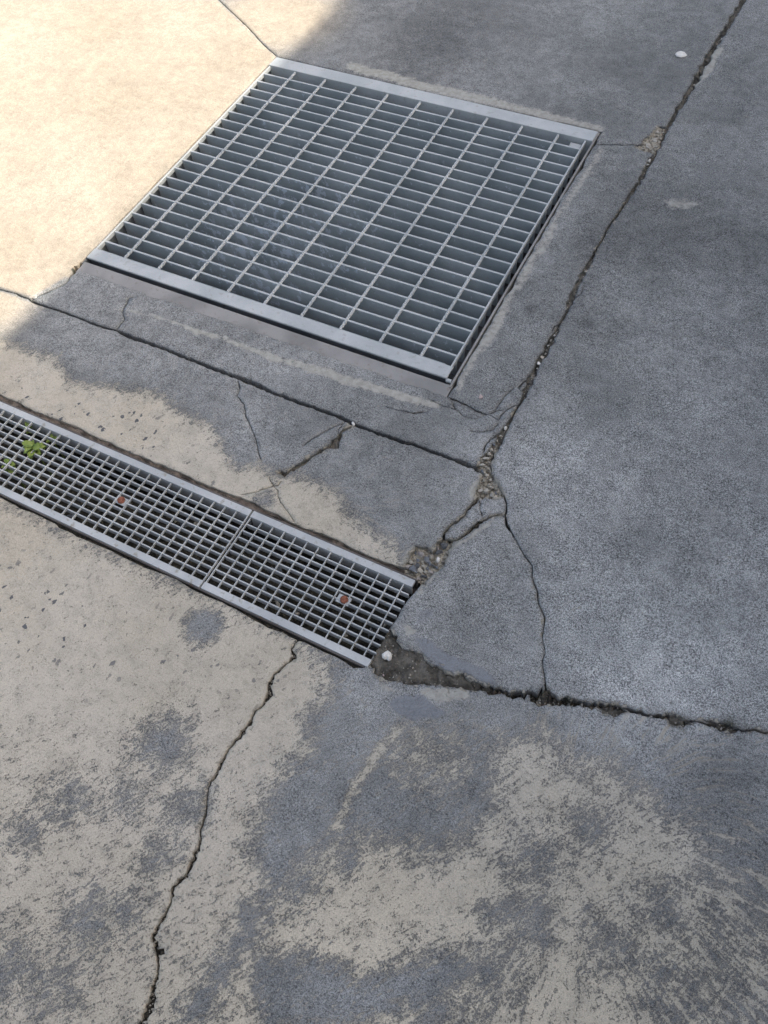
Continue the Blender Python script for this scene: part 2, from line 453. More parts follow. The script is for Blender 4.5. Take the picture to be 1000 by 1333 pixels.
x0, x1, y0, y1 = BG
hole_big = jagline((x0, y0), (x1, y0), 110, .0016, 1) + jagline((x1, y0), (x1, y1), 80, .0014, 2) + jagline((x1, y1), (x0, y1), 70, .0006, 3) + jagline((x0, y1), (x0, y0), 70, .0012, 4)
end_px = [(549, 760), (541, 770), (531, 781), (523, 793), (518, 804), (508, 817), (499, 828), (490, 846), (482, 860)]
end_w = [G(*p) for p in end_px]
top_l, bot_l = tr(-2.2, .004), tr(-2.2, -TW - .003)
top_r = tr(1.034, .004)
bot_r = tr(1.022, -TW - .003)
hole_tr = [bot_l, bot_r] + end_w[::-1] + [top_r, top_l]
# dirt-filled seams beside the trench rails
seam_top = [tr(-2.2, .004), tr(1.034, .004)] + jagline(tr(1.03, .014), tr(-2.2, .018), 220, .0016, 6)
seam_bot = jagline(tr(-2.2, -TW - .011), tr(1.02, -TW - .009), 220, .0012, 8) + [tr(1.022, -TW - .003), tr(-2.2, -TW - .003)]

# ------------------------------------------------------------------ triangulate the pavement around joints and openings
inv, infaces, meta, inedges, outlines = [], [], [], [], []
def add_face(pts, cls, depth=0, kind=0, prio=0):
    pa = np.array([(p[0], p[1]) for p in pts], float)
    ar = .5 * np.sum(pa[:, 0] * np.roll(pa[:, 1], -1) - np.roll(pa[:, 0], -1) * pa[:, 1])
    if abs(ar) < 2e-9:
        return
    if ar < 0:
        pts = list(pts)[::-1]
    b = len(inv)
    inv.extend([Vector((float(p[0]), float(p[1]))) for p in pts])
    n = len(pts)
    if n > 3:            # outlines go in as edges, their inside is found by a point test below
        inedges.extend([(b + i, b + (i + 1) % n) for i in range(n)])
        outlines.append((np.array([(p[0], p[1]) for p in pts], float), cls, depth, kind, prio))
        return
    infaces.append(list(range(b, b + n)))
    meta.append((cls, depth, kind, prio))

lip_pts = []
for ci, (pts, depth, kind, jag, sub) in enumerate(CR):
    r = np.random.default_rng(100 + ci)
    fine = []
    for a, b in zip(pts[:-1], pts[1:]):
        L = math.hypot(b[0] - a[0], b[1] - a[1])
        n = max(1, int(min(L, 150) / sub))
        for i in range(n):
            f = i / n
            j = jag * 1.6 if 0 < i else 0
            fine.append((a[0] + (b[0] - a[0]) * f + r.normal(0, j * .6), a[1] + (b[1] - a[1]) * f + r.normal(0, j * .6), a[2] + (b[2] - a[2]) * f))
    fine.append(pts[-1])
    left, right = [], []
    for i, p in enumerate(fine):
        q0, q1 = fine[max(0, i - 1)], fine[min(len(fine) - 1, i + 1)]
        tx, ty = q1[0] - q0[0], q1[1] - q0[1]
        l = math.hypot(tx, ty) or 1
        nx, ny = -ty / l, tx / l
        endk = .25 if i in (0, len(fine) - 1) else 1
        wl = max(.22, p[2] * (1 + r.normal(0, jag))) * endk
        wr = max(.22, p[2] * (1 + r.normal(0, jag))) * endk
        left.append(G(p[0] + nx * wl, p[1] + ny * wl))
        right.append(G(p[0] - nx * wr, p[1] - ny * wr))
        if p[2] > 1.0:
            lip_pts.append(G(p[0] + nx * (wl + 1.6), p[1] + ny * (wl + 1.6)))
            lip_pts.append(G(p[0] - nx * (wr + 1.6), p[1] - ny * (wr + 1.6)))
    # one quad strip per crack keeps sharp bends robust
    for i in range(len(fine) - 1):
        add_face([left[i], left[i + 1], right[i + 1]], 'fill', depth, kind)
        add_face([left[i], right[i + 1], right[i]], 'fill', depth, kind)
def roughen(px, amp=1.3, sub=4):
    out = []
    for a, b in zip(px, px[1:] + px[:1]):
        n = max(1, int(math.hypot(b[0] - a[0], b[1] - a[1]) / sub))
        for i in range(n):
            f = i / n
            out.append((a[0] + (b[0] - a[0]) * f + random.gauss(0, amp), a[1] + (b[1] - a[1]) * f + random.gauss(0, amp)))
    return out
for px, depth, kind in POLY:
    add_face([G(*p) for p in roughen(px)], 'fill', depth, kind, 1)
add_face(hole_big, 'pit')
add_face(hole_tr, 'pit')
add_face(seam_top, 'fill', .007, 2)
add_face(seam_bot, 'fill', .010, 0)
DOM = (-2.2, 3.0, -2.4, 2.9)
border = [(DOM[0], DOM[2]), (DOM[1], DOM[2]), (DOM[1], DOM[3]), (DOM[0], DOM[3])]
add_face(border, 'dom')

view_poly = GL([(-40, -30), (1040, -30), (1040, 1370), (-40, 1370)])
def sdist(P, poly, closed=True):
    """signed distance (positive inside) of points P to polygon, metres"""
    poly = np.asarray(poly)
    d = np.full(len(P), 1e9)
    ins = np.zeros(len(P), bool)
    n = len(poly)
    for i in range(n if closed else n - 1):
        a, b = poly[i], poly[(i + 1) % n]
        ab = b - a
        t = np.clip(((P - a) @ ab) / max(ab @ ab, 1e-12), 0, 1)
        d = np.minimum(d, np.linalg.norm(P - a - t[:, None] * ab, axis=1))
        if closed and a[1] != b[1]:
            c = ((a[1] > P[:, 1]) != (b[1] > P[:, 1])) & (P[:, 0] < (b[0] - a[0]) * (P[:, 1] - a[1]) / (b[1] - a[1]) + a[0])
            ins ^= c
    return np.where(ins, d, -d) if closed else d

STEP = .0095
gx, gy = np.meshgrid(np.arange(-1.3, 2.0, STEP), np.arange(-1.6, 1.9, STEP))
gx[::2] += STEP / 2
gpts = np.c_[gx.ravel(), gy.ravel()] + rng.normal(0, STEP * .12, (gx.size, 2))
gpts = gpts[sdist(gpts, view_poly) > 0]
cx, cy = np.meshgrid(np.arange(DOM[0] + .05, DOM[1], .06), np.arange(DOM[2] + .05, DOM[3], .06))
cpts = np.c_[cx.ravel(), cy.ravel()]
cpts = cpts[sdist(cpts, view_poly) < -.03]
# extra points inside the wide fills
ex = []
for px, depth, kind in POLY:
    w = GL(px)
    ax, ay = np.meshgrid(np.arange(w[:, 0].min(), w[:, 0].max(), .005), np.arange(w[:, 1].min(), w[:, 1].max(), .005))
    q = np.c_[ax.ravel(), ay.ravel()] + rng.normal(0, .0008, (ax.size, 2))
    ex.append(q[sdist(q, w) > .002])
free = np.vstack([gpts, cpts, np.array(lip_pts)] + ex)
kd = KDTree(len(inv))
for i, v in enumerate(inv):
    kd.insert((v.x, v.y, 0), i)
kd.balance()
keep = np.array([kd.find((p[0], p[1], 0))[2] > .0016 for p in free])
inb = (free[:, 0] > x0) & (free[:, 0] < x1) & (free[:, 1] > y0) & (free[:, 1] < y1)
free = free[keep & ~inb]
inv.extend([Vector((float(p[0]), float(p[1]))) for p in free])
res = geometry.delaunay_2d_cdt(inv, inedges, infaces, 0, 1e-5)
V = np.array([(v.x, v.y) for v in res[0]])
F = [tuple(f) for f in res[2]]
OF = res[5]
cls = np.zeros(len(F), int)          # 0 slab 1 fill 2 pit
fdepth = np.zeros(len(F))
fkind = np.zeros(len(F))
fprio = np.zeros(len(F))
def classify(i, c, dp, kn, pr):
    if c == 'pit':
        cls[i] = 2
    elif c == 'fill' and cls[i] != 2:
        cls[i] = 1
        if pr >= fprio[i] and (pr > fprio[i] or dp >= fdepth[i]):
            fdepth[i], fkind[i], fprio[i] = dp, kn, pr
for i, o in enumerate(OF):
    for a in o:
        classify(i, *meta[a])
cen = np.array([V[list(f)].mean(0) for f in F])
for poly, c, dp, kn, pr in outlines:
    if c == 'dom':
        continue
    lo, hi = poly.min(0), poly.max(0)
    near_i = np.nonzero(((cen > lo) & (cen < hi)).all(1))[0]
    if len(near_i):
        for i in near_i[sdist(cen[near_i], poly) > 0]:
            classify(i, c, dp, kn, pr)
outside = (cen[:, 0] < DOM[0]) | (cen[:, 0] > DOM[1]) | (cen[:, 1] < DOM[2]) | (cen[:, 1] > DOM[3])
cls[outside] = 2
print('pavement verts', len(V), 'faces', len(F))

# ------------------------------------------------------------------ vertex fields
def fbm(P, s, seed=0, oct=3):
    r = np.zeros(len(P))
    a = 1.0
    for o in range(oct):
        r += a * np.array([mnoise.noise((x * s + seed, y * s - seed, seed * 1.7)) for x, y in P])
        s *= 2.1
        a *= .5
    return r

def field(base, ops, P):
    w = np.full(len(P), base, float)
    for sign, px, feather in ops:
        if len(px) == 1:
            cx_, cy_, rx = px[0][:3]
            c = np.array(G(cx_, cy_))
            rw = np.linalg.norm(np.array(G(cx_ + rx, cy_)) - c)
            sd = (rw - np.linalg.norm(P - c, axis=1)) / feather
        else:
            sd = sdist(P, GL(px)) / feather
        sd = np.clip(sd, -1, 1)
        w = np.maximum(w, sd) if sign > 0 else np.minimum(w, -sd)
    return w

near = sdist(V, view_poly) > -.9
VN = V[near]
def full(vals, default=0.0):
    a = np.full(len(V), default, float)
    a[near] = vals
    return a

warp = np.c_[fbm(VN, 9, 3), fbm(VN, 9, 11)] * .012
VW = VN + warp
MID = [(-600, 195), (0, 380), (45, 394), (620, 612), (632, 640), (576, 704), (540, 760), (0, 520), (-600, 255)]
WORN = field(-1, [
    (1, [(-500, 255), (-80, 425), (28, 452), (70, 468), (92, 500), (130, 502), (200, 512), (245, 538), (265, 548), (292, 588), (308, 610), (340, 604), (372, 618), (402, 622), (430, 640), (446, 664), (470, 688), (512, 712), (530, 742),
         (500, 745), (300, 660), (0, 525), (-80, 490), (-500, 300)], .030),
    (-1, [(330, 648), (352, 640), (362, 650), (340, 658)], .02),
    (1, [(-500, 392), (-80, 600), (0, 640), (262, 770), (385, 824), (432, 866), (428, 900), (402, 938), (408, 985), (372, 1002), (352, 1040), (330, 1090), (345, 1150), (330, 1220), (260, 1300), (240, 1400), (-80, 1500), (-500, 1300)], .045),
    (1, [(432, 1105), (455, 1090), (500, 1100), (560, 1112), (605, 1088), (640, 1055), (650, 1005), (640, 975), (680, 962), (712, 958), (735, 992), (800, 990), (835, 1030), (862, 1062), (905, 1100), (930, 1160), (930, 1240), (960, 1333), (980, 1420),
         (230, 1420), (250, 1330), (330, 1230), (350, 1170)], .06),
    (1, [(514, 946), (526, 950), (500, 985), (455, 1050), (440, 1080), (425, 1085), (440, 1055), (480, 985)], .012),
    (1, [(545, 985, 20)], .10), (1, [(590, 990, 10)], .12), (1, [(708, 935), (712, 935), (716, 985), (704, 985)], .02),
    (-1, [(262, 815, 22)], .022), (-1, [(215, 962, 30)], .05), (-1, [(250, 1045, 20)], .06), (-1, [(165, 1040, 12)], .07), (-1, [(205, 1115, 16)], .06), (-1, [(120, 1200, 22)], .09), (-1, [(165, 1185, 15)], .07),
    (-1, [(15, 1255, 25)], .09), (-1, [(35, 1085, 10)], .08), (-1, [(70, 1285, 15)], .10), (-1, [(90, 1040, 18)], .07), (-1, [(225, 1080, 10)], .06),
    (-1, [(338, 1240), (400, 1235), (470, 1265), (560, 1238), (625, 1252), (600, 1290), (500, 1315), (440, 1345), (350, 1335), (330, 1290)], .035),
    (-1, [(345, 1180), (320, 1170), (300, 1230), (250, 1290), (215, 1333), (250, 1340), (300, 1275), (340, 1225)], .04),
    (-1, [(690, 1200, 22)], .075), (-1, [(655, 1190, 16)], .05), (-1, [(800, 1235, 20)], .10), (-1, [(870, 1180, 20)], .10), (-1, [(700, 1115, 25)], .08), (-1, [(770, 1070, 22)], .07), (-1, [(880, 1290, 40)], .09),
    (-1, [(450, 1125, 16)], .03), (-1, [(390, 1150, 22)], .05), (-1, [(560, 1300, 40)], .09), (-1, [(640, 1275, 30)], .08),
], VW)
# fully worn core of the southern slab's left part keeps a clean tan
rS = G(640, 1000)
S_POLY = [(-600, 345), (0, 643), (262, 771), (482, 864), (546, 886), (620, 895), (703, 909), (793, 920), (890, 938), (1000, 954), (1300, 1020), (1500, 1700), (-600, 1700)]
inS = sdist(VN, GL(S_POLY)) > 0
rightmix = np.clip((VN[:, 0] - 1.30) / .22, 0, 1) * inS
ramp = np.clip((G(860, 965)[1] + .06 * fbm(VN, 6, 17) - VN[:, 1]) / .16, 0, 1) * inS
WORN = np.where(inS & (WORN < -.2), np.maximum(WORN, -1 + ramp * (.32 + .76 * rightmix)), WORN)

low_s = np.clip((G(300, 930)[1] - VN[:, 1]) / .25, 0, 1) * inS
WORN = np.where(inS, np.minimum(WORN, 1 - low_s * np.where(VN[:, 0] < G(330, 1100)[0] + .25 * (VN[:, 1] + .9), .30, .42)), WORN)
WARM = low_s * np.clip((VN[:, 0] - G(250, 1150)[0]) / .25, 0, 1) * .9
COARSE = field(0, [(1, [(965, -40), (845, 200), (640, 600), (660, 670), (708, 905), (1000, 950), (1200, 950), (1200, -40)], .03),
                   (1, [(780, 190), (845, 195), (700, 480), (640, 560), (590, 515), (700, 350)], .05),
                   (1, [(620, 610), (660, 670), (705, 900), (560, 850), (520, 800)], .05)], VN)
COARSE = np.clip(.3 + .7 * COARSE, 0, 1)
DAMP = field(0, [(1, [(480, 866), (520, 830), (560, 858), (640, 890), (700, 898), (800, 912), (1000, 945), (1000, 962), (860, 945), (700, 918), (560, 900), (490, 890)], .03)], VW)
DAMP = np.clip(DAMP, 0, 1) * 1.0
for c in [(705, 904, 18), (790, 922, 20), (880, 940, 20), (945, 944, 22), (640, 894, 16), (745, 914, 12), (600, 882, 14), (745, 385, 8), (690, 495, 8), (767, 420, 16), (690, 402, 12), (632, 615, 12), (436, 576, 8), (930, 1010, 60), (960, 1060, 50)]:
    cw = np.array(G(*c[:2]))
    r_ = abs(G(c[0] + c[2], c[1])[0] - cw[0])
    DAMP = np.maximum(DAMP, np.clip(1.25 - np.linalg.norm(VW - cw, axis=1) / r_, 0, 1) * (.85 if c[2] < 30 else .3))
# dark band right beside every soil-filled joint
seg_d = np.full(len(VN), 1e9)
for pts, depth, kind, jag, sub in CR[:2] + CR[7:8]:
    seg_d = np.minimum(seg_d, sdist(VN, GL(pts), False))
DAMP = np.maximum(DAMP, np.clip(1 - seg_d / .014, 0, 1) * .55)
PALE = field(0, [(1, [(150, 396), (300, 439), (420, 479), (545, 512), (580, 520), (574, 532), (545, 528), (420, 492), (300, 450), (150, 402)], .010),
                 (1, [(782, 186), (795, 196), (745, 272), (700, 345), (650, 440), (618, 490), (592, 522), (582, 512), (600, 470), (700, 305)], .028),
                 (1, [(455, 78), (540, 96), (620, 118), (700, 138), (785, 160), (800, 182), (776, 176), (560, 122), (440, 92)], .028),
                 (1, [(538, 893), (565, 892), (600, 895), (622, 903), (606, 917), (575, 915), (553, 906)], .005),
                 (1, [(484, 888), (500, 890), (520, 897), (512, 903), (488, 898)], .006),
                 (1, [(524, 812), (540, 812), (545, 824), (535, 830), (528, 822)], .006),
                 (1, [(555, 858), (575, 868), (600, 876), (596, 882), (570, 874)], .005),
                 (1, [(595, 706), (630, 682), (655, 672), (650, 680), (620, 697), (590, 716), (578, 735), (560, 757), (550, 772), (538, 782), (550, 752), (572, 728)], .004),
                 (1, [(622, 616), (634, 640), (620, 652), (612, 660), (614, 636)], .004), (1, [(642, 618), (664, 648), (658, 652), (638, 628)], .004),
                 (1, [(930, 60), (944, 66), (920, 104), (908, 116), (900, 112)], .006),
                 (1, [(515, 728), (538, 706), (566, 708), (578, 696), (596, 700), (588, 728), (562, 760), (540, 768), (520, 748)], .012),
                 (1, [(856, 256), (900, 256), (928, 268), (906, 278), (872, 276)], .03)], VW)
PALE = np.clip(PALE, 0, 1) * .8
far_pale = sdist(VN, GL([(850, 250), (935, 250), (935, 285), (850, 285)])) > 0
PALE[far_pale] *= .85
SLUR = np.clip(field(0, [(1, [(536, 818), (560, 834), (600, 852), (640, 872), (668, 894), (632, 894), (617, 888), (600, 878), (588, 878), (567, 869), (546, 850)], .010),
                         (1, [(498, 918), (512, 904), (530, 899), (548, 903), (562, 912), (580, 921), (584, 934), (562, 938), (540, 946), (515, 938)], .010),
                         (1, [(530, 790), (560, 770), (590, 790), (570, 815), (545, 822), (526, 808)], .05)], VW), 0, 1)
nw_world = np.vstack([GL([(0, 376), (40, 389), (91, 360), (112, 338), (362, 74), (285, 0), (20, -265)]), [[-2.4, 3.0], [-2.4, -.20]]])
CREAM_SUNLIT = np.clip(sdist(VN, nw_world) / .012, 0, 1)
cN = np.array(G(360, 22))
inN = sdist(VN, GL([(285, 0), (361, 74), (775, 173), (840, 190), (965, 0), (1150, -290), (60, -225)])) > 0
CREAM_SUNLIT = np.where(inN, np.clip(1.45 - np.linalg.norm(VN - cN, axis=1) / .20, .03, .95), CREAM_SUNLIT)  # north slab: sunlight painted into the colour, fading out from its lit corner
cM0 = np.array(G(-10, 400))
CREAM_SUNLIT = np.where((~inN) & (sdist(VN, GL(MID)) > 0), np.clip(1.0 - np.linalg.norm(VN - cM0, axis=1) / .17, 0, .8), CREAM_SUNLIT)  # mid slab: lit corner lightened in colour the same way
MOSS = np.clip(1 - seg_d / .007, 0, 1) * .35
for c in [(711, 903, 13), (882, 943, 15), (945, 947, 17), (800, 923, 15), (650, 897, 12), (740, 912, 10), (100, 350, 5), (745, 388, 4), (500, 876, 10)]:
    cw = np.array(G(*c[:2]))
    r_ = abs(G(c[0] + c[2], c[1])[0] - cw[0])
    MOSS = np.maximum(MOSS, np.clip(1.2 - np.linalg.norm(VW - cw, axis=1) / r_, 0, 1) * .9)
CHIPE = np.zeros(len(VN))
for (pts, depth, kind, jag, sub), rr_, am in [(CR[0], .008, .30), (CR[1], .010, .50), (CR[2], .009, .62), (CR[3], .010, .68), (CR[4], .006, .38), (CR[7], .011, .50), (CR[8], .008, .40), (CR[14], .016, .62)]:
    CHIPE = np.maximum(CHIPE, np.clip(1.15 - sdist(VN, GL(pts), False) / rr_, 0, 1) * am)
for px_, depth, kind in POLY:
    CHIPE = np.maximum(CHIPE, np.clip(1 + sdist(VN, GL(px_)) / .011, 0, 1) * .60)
# overall tone of each cast (older eastern slab is darker, northern slab blotchy)
TONE = np.full(len(VN), 1.0)
inE = field(-1, [(1, [(975, -60), (845, 200), (640, 600), (660, 670), (708, 905), (1000, 950), (1300, 1000), (1300, -60)], .05)], VN)
TONE += np.clip(inE, 0, 1) * .12
TONE += .09 * fbm(VN, 2.2, 21) + .07 * fbm(VN, 7, 5)
for c in [(560, 50, 120, .72), (650, 40, 110, .78), (760, 80, 100, .85), (790, 500, 120, .92), (900, 640, 130, .86), (840, 690, 60, .9), (820, 850, 220, 1.55), (640, 780, 90, 1.12), (700, 600, 100, 1.15), (900, 560, 120, 1.05), (480, 940, 90, 1.15), (560, 950, 60, 1.1), (940, 1020, 90, .75), (700, 1000, 60, .9), (530, 590, 60, .85), (760, 430, 70, .85), (900, 300, 210, .58), (960, 120, 150, .72), (780, 330, 60, .85)]:
    cw = np.array(G(*c[:2]))
    r_ = abs(G(c[0] + c[2], c[1])[0] - cw[0])
    TONE *= 1 - (1 - c[3]) * np.exp(-(np.linalg.norm(VW - cw, axis=1) / r_) ** 2 * 1.5)
CHIPS = np.clip(field(.12, [(1, [(-80, 640), (262, 775), (400, 850), (425, 905), (370, 960), (250, 920), (100, 930), (-400, 800), (-400, 480)], .12), (1, [(-60, 470), (200, 510), (330, 640), (300, 660), (-60, 530)], .06)], VN), 0.0, 1)
# trowel / brush strokes: radial about the hands' sweep centres
STA = np.zeros(len(VN))
STU = np.zeros((len(VN), 3))
south = inS
for mask, cpx in ((south, (735, 1135)), (~south, (395, 640))):
    c = np.array(G(*cpx))
    rel = VN - c
    rr = np.linalg.norm(rel, axis=1)
    th = np.arctan2(rel[:, 1], rel[:, 0]) + .8 * rr + .12 * fbm(VN, 5, 31)
    rr = rr + .03 * fbm(VN, 7, 41)
    STU[mask] = np.c_[th * .30, rr, np.zeros(len(rr))][mask]
west = (~south) & (VN[:, 0] < G(320, 560)[0])
STU[west] = np.c_[VN[:, 0] + .45 * VN[:, 1], VN[:, 1], 0 * VN[:, 0]][west]
cS, cM = np.array(G(735, 1135)), np.array(G(395, 640))
rS_, rM_ = np.linalg.norm(VN - cS, axis=1), np.linalg.norm(VN - cM, axis=1)
STA = np.where(south, np.exp(-((rS_ - .27) / .13) ** 2) * np.clip((VN[:, 0] - 1.25) / .18, .05, 1), 0)
midm = sdist(VN, GL(MID)) > 0
cQ = np.array(G(478, 655))
STA = np.where(midm, np.clip(.75 * np.exp(-(np.linalg.norm(VN - cQ, axis=1) / .085) ** 2) + .12, 0, 1), STA)
STA = np.clip(STA * (.75 + .6 * fbm(VN, 8, 51)), 0.04, .9)

Z = np.zeros(len(V))
Z[near] = .0022 * fbm(VN, 3, 2) + .0006 * fbm(VN, 22, 9, 2)
zfill = np.zeros(len(V))
cnt = np.zeros(len(V))
kindv = np.zeros(len(V))
for i in np.nonzero(cls == 1)[0]:
    for v in F[i]:
        zfill[v] += fdepth[i]
        kindv[v] += fkind[i]
        cnt[v] += 1
ok = cnt > 0
zfill[ok] /= cnt[ok]
kindv[ok] /= cnt[ok]
# boundary vertices of slabs crumble a little
edge_use = {}
for i in np.nonzero(cls == 0)[0]:
    f = F[i]
    for a, b in zip(f, f[1:] + f[:1]):
        edge_use.setdefault((min(a, b), max(a, b)), []).append((i, a, b))
bnd = [u[0] for u in edge_use.values() if len(u) == 1]
for i, a, b in bnd:
    for v in (a, b):
        if Z[v] > -.004 and near[v]:
            Z[v] = Z[v] * .5 - (.0004 + abs(rng.normal(0, .0004)) if zfill[v] < .0105 else .0010 + abs(rng.normal(0, .0010)))

# ------------------------------------------------------------------ slabs: connected pieces
par = list(range(len(F)))
def find(i):
    while par[i] != i:
        par[i] = par[par[i]]
        i = par[i]
    return i
for u in edge_use.values():
    if len(u) == 2:
        a, b = find(u[0][0]), find(u[1][0])
        if a != b: par[a] = b
comp = {}
for i in np.nonzero(cls == 0)[0]:
    comp.setdefault(find(i), []).append(i)
bnd_by = {}
for i, a, b in bnd:
    bnd_by.setdefault(find(i), []).append((a, b))

# outer apron carries on beyond the detailed pavement
R0 = 60.0
ov = [(-R0, -R0, 0), (R0, -R0, 0), (R0, R0, 0), (-R0, R0, 0)] + [(p[0], p[1], 0) for p in border]
of = [(0, 1, 5, 4), (1, 2, 6, 5), (2, 3, 7, 6), (3, 0, 4, 7)]
pave = put('pavement', ov, of, None)
tag(pave, kind='structure')
KO = NT('yard_concrete')
nA, nB, nC = KO.noise(KO.pos, .8, 5), KO.noise(KO.pos, 14, 5), KO.noise(KO.pos, 180, 3)
cc = KO.mix(KO.step(nA, .4, .6), (.24, .225, .20), (.36, .33, .29))
cc = KO.scale(cc, KO.add(.7, KO.mul(nB, .4), KO.mul(nC, .25)))
pave.data.materials.append(KO.out(cc, .85, KO.bump(KO.add(nB, nC), .002, .8)))

ATT = dict(worn=full(WORN, -.3), coarse=full(COARSE, .5), damp=full(DAMP), pale=full(PALE), slurry=full(SLUR), cream_sunlit=full(CREAM_SUNLIT), moss=full(MOSS), tone=full(TONE, 1.0), chips=full(CHIPS, .2), strokeamt=full(STA, .05), chipedge=full(CHIPE), warm=full(WARM))
STF = np.zeros((len(V), 3))
STF[near] = STU
farw = V[:, 0] < -.05
ATT['cream_sunlit'][(~near) & farw & (V[:, 1] > -.3)] = 1.0
def fmesh(name, faces, z, extra_bnd, mat, parent, atts, wall=.05):
    ids = sorted({v for f in faces for v in f})
    loc = {v: i for i, v in enumerate(ids)}
    verts = [(V[v, 0], V[v, 1], z[v]) for v in ids]
    fs = [tuple(loc[v] for v in f) for f in faces]
    src = list(ids)
    low = {}
    for a, b in extra_bnd:
        for v in (a, b):
            if v not in low:
                low[v] = len(verts)
                verts.append((V[v, 0], V[v, 1], z[v] - wall))
                src.append(v)
        fs.append((loc[b], loc[a], low[a], low[b]))
    me = bpy.data.meshes.new(name)
    me.from_pydata(verts, [], fs)
    me.materials.append(mat)
    src = np.array(src)
    for k_, arr in atts.items():
        at = me.attributes.new(k_, 'FLOAT', 'POINT')
        at.data.foreach_set('value', arr[src].astype(np.float32))
    if 'worn' in atts:
        at = me.attributes.new('stroke', 'FLOAT_VECTOR', 'POINT')
        at.data.foreach_set('vector', STF[src].astype(np.float32).ravel())
    n = len(faces)
    sm = np.zeros(len(me.polygons), bool)
    sm[:n] = True
    me.polygons.foreach_set('use_smooth', sm)
    return link(name, me, parent)
stat = []
crumbs = []
for k_, fl in comp.items():
    area = 0
    for i in fl:
        p = V[list(F[i])]
        area += abs(np.cross(p[1] - p[0], p[2] - p[0])) / 2 if len(p) == 3 else 1e-5
    stat.append(round(area, 4))
    zz = Z
    nm = 'concrete_slab' if area > .02 else 'concrete_fragment'
    if area < 4e-5:
        crumbs += [(i, k_) for i in fl]
        continue
    if area < .02:
        zz = Z - (.0015 if area > .002 else .003)
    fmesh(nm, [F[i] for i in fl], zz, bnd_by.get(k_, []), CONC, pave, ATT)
print('slab areas', sorted(stat)[-40:], len(stat))
zf = Z * 0 - zfill + np.where(ok, .0045 * np.clip(rng.normal(0, .6, len(V)), -1, 1), 0)
ff = [F[i] for i in np.nonzero(cls == 1)[0]] + [F[i] for i, _ in crumbs]
soil = fmesh('joint_soil', ff, zf, [], SOIL, None, dict(fillkind=kindv))
tag(soil, kind='stuff')
soil['label'] = 'dark soil and cement crumbs packed into the cracks and joints of the pavement'
soil['category'] = 'soil'

# ------------------------------------------------------------------ pits under the gratings
def pit(name, loop, ztop, zbot, mat, fmat=None, bump=0.0):
    n = len(loop)
    verts = [(p[0], p[1], ztop) for p in loop] + [(p[0], p[1], zbot) for p in loop]
    faces = [(i, (i + 1) % n, n + (i + 1) % n, n + i)[::-1] for i in range(n)] + [tuple(range(n, 2 * n))]
    o = put(name, verts, faces, mat)
    return tag(o, kind='structure')
pit('drain_sump', [(x0 - .004, y0 - .004), (x1 + .004, y0 - .004), (x1 + .004, y1 + .004), (x0 - .004, y1 + .004)], -.045, -.62, PIT)
ch = pit('drain_channel', [tr(-2.25, -TW - .012), tr(1.062, -TW - .012), tr(1.062, .012), tr(-2.25, .012)], -.011, -.15, PIT)
# silt on the channel floor
nx_, ny_ = 260, 22
sv, sf = [], []
for i in range(nx_ + 1):
    for j in range(ny_ + 1):
        u = -1.3 + 2.34 * i / nx_
        v = .010 - (TW + .02) * j / ny_
        h = -.105 + .022 * mnoise.noise((u * 5, v * 9, 3)) + .010 * mnoise.noise((u * 28, v * 28, 7)) + .004 * mnoise.noise((u * 90, v * 90, 1))
        h += .05 * max(0, (u - .93) / .1) ** 2
        sv.append((*tr(u, v), min(h, -.045)))
for i in range(nx_):
    for j in range(ny_):
        a = i * (ny_ + 1) + j
        sf.append((a, a + 1, a + ny_ + 2, a + ny_ + 1))
tag(put('channel_silt', sv, sf, MUD, None, True), 'dark wet silt lying on the floor of the trench drain', 'silt', kind='stuff')

# ------------------------------------------------------------------ large square grating
P_ = .8473 / 22
def rod_mesh(name, L, r, twist, mat, seg):
    bm = bmesh.new()
    rings = []
    for i in range(seg + 1):
        y = L * i / seg
        a0 = twist * y
        ring = []
        for k in range(8):
            a1 = a0 + k * math.pi / 4
            q = r * (1.16 if k % 2 else 1.0)
            ring.append(bm.verts.new((q * math.cos(a1), y, q * math.sin(a1))))
        rings.append(ring)
    for a, b in zip(rings[:-1], rings[1:]):
        for k in range(8):
            bm.faces.new((a[k], a[(k + 1) % 8], b[(k + 1) % 8], b[k]))
    bm.faces.new(rings[0])
    bm.faces.new(rings[-1][::-1])
    bmesh.ops.recalc_face_normals(bm, faces=bm.faces)
    me = bpy.data.meshes.new(name)
    bm.to_mesh(me)
    bm.free()
    me.materials.append(mat)
    return me
fg = tag(empty('floor_grate', (.4, .42, 0)), 'large square galvanised steel grate with oblong cells set in the pavement', 'grate')
def child(o, parent):
    o.parent = parent
    o.matrix_parent_inverse = Matrix.Translation(parent.location).inverted() if parent.rotation_euler.z == 0 else parent.matrix_basis.inverted()
    return o
LB = .8473
bar_me = box_mesh('bearing_bar', -.0825, .8725, -.0027, .0027, -.062, -.001, GALV, .0007)
bar_me.materials.append(GALV_TOP)          # tops rubbed bright by feet and wheels
for p in bar_me.polygons:
    if p.center.z > -.0022 and p.normal.z > .4: p.material_index = 1
for j in range(1, 22):
    o = child(link('bearing_bar', bar_me), fg)
    o.location = (random.gauss(0, .0004), j * P_ + random.gauss(0, .0005), random.gauss(0, .0004))
    o.rotation_euler = (random.gauss(0, .006), 0, random.gauss(0, .0006))
rod_me = rod_mesh('cross_rod', LB, .0036, 2 * math.pi / .052, GALV_TOP, 150)
for i in range(9):
    o = child(link('cross_rod', rod_me), fg)
    o.location = (i * .1 + random.gauss(0, .0006), 0, -.0030)
for s in (0, 1):
    xa, xb = ((-.0868, -.0823), (.8722, .8767))[s]
    child(box('side_bar', xa, xb, -.001, LB + .001, -.011, .0005, GALV_TOP, None, .0007), fg)
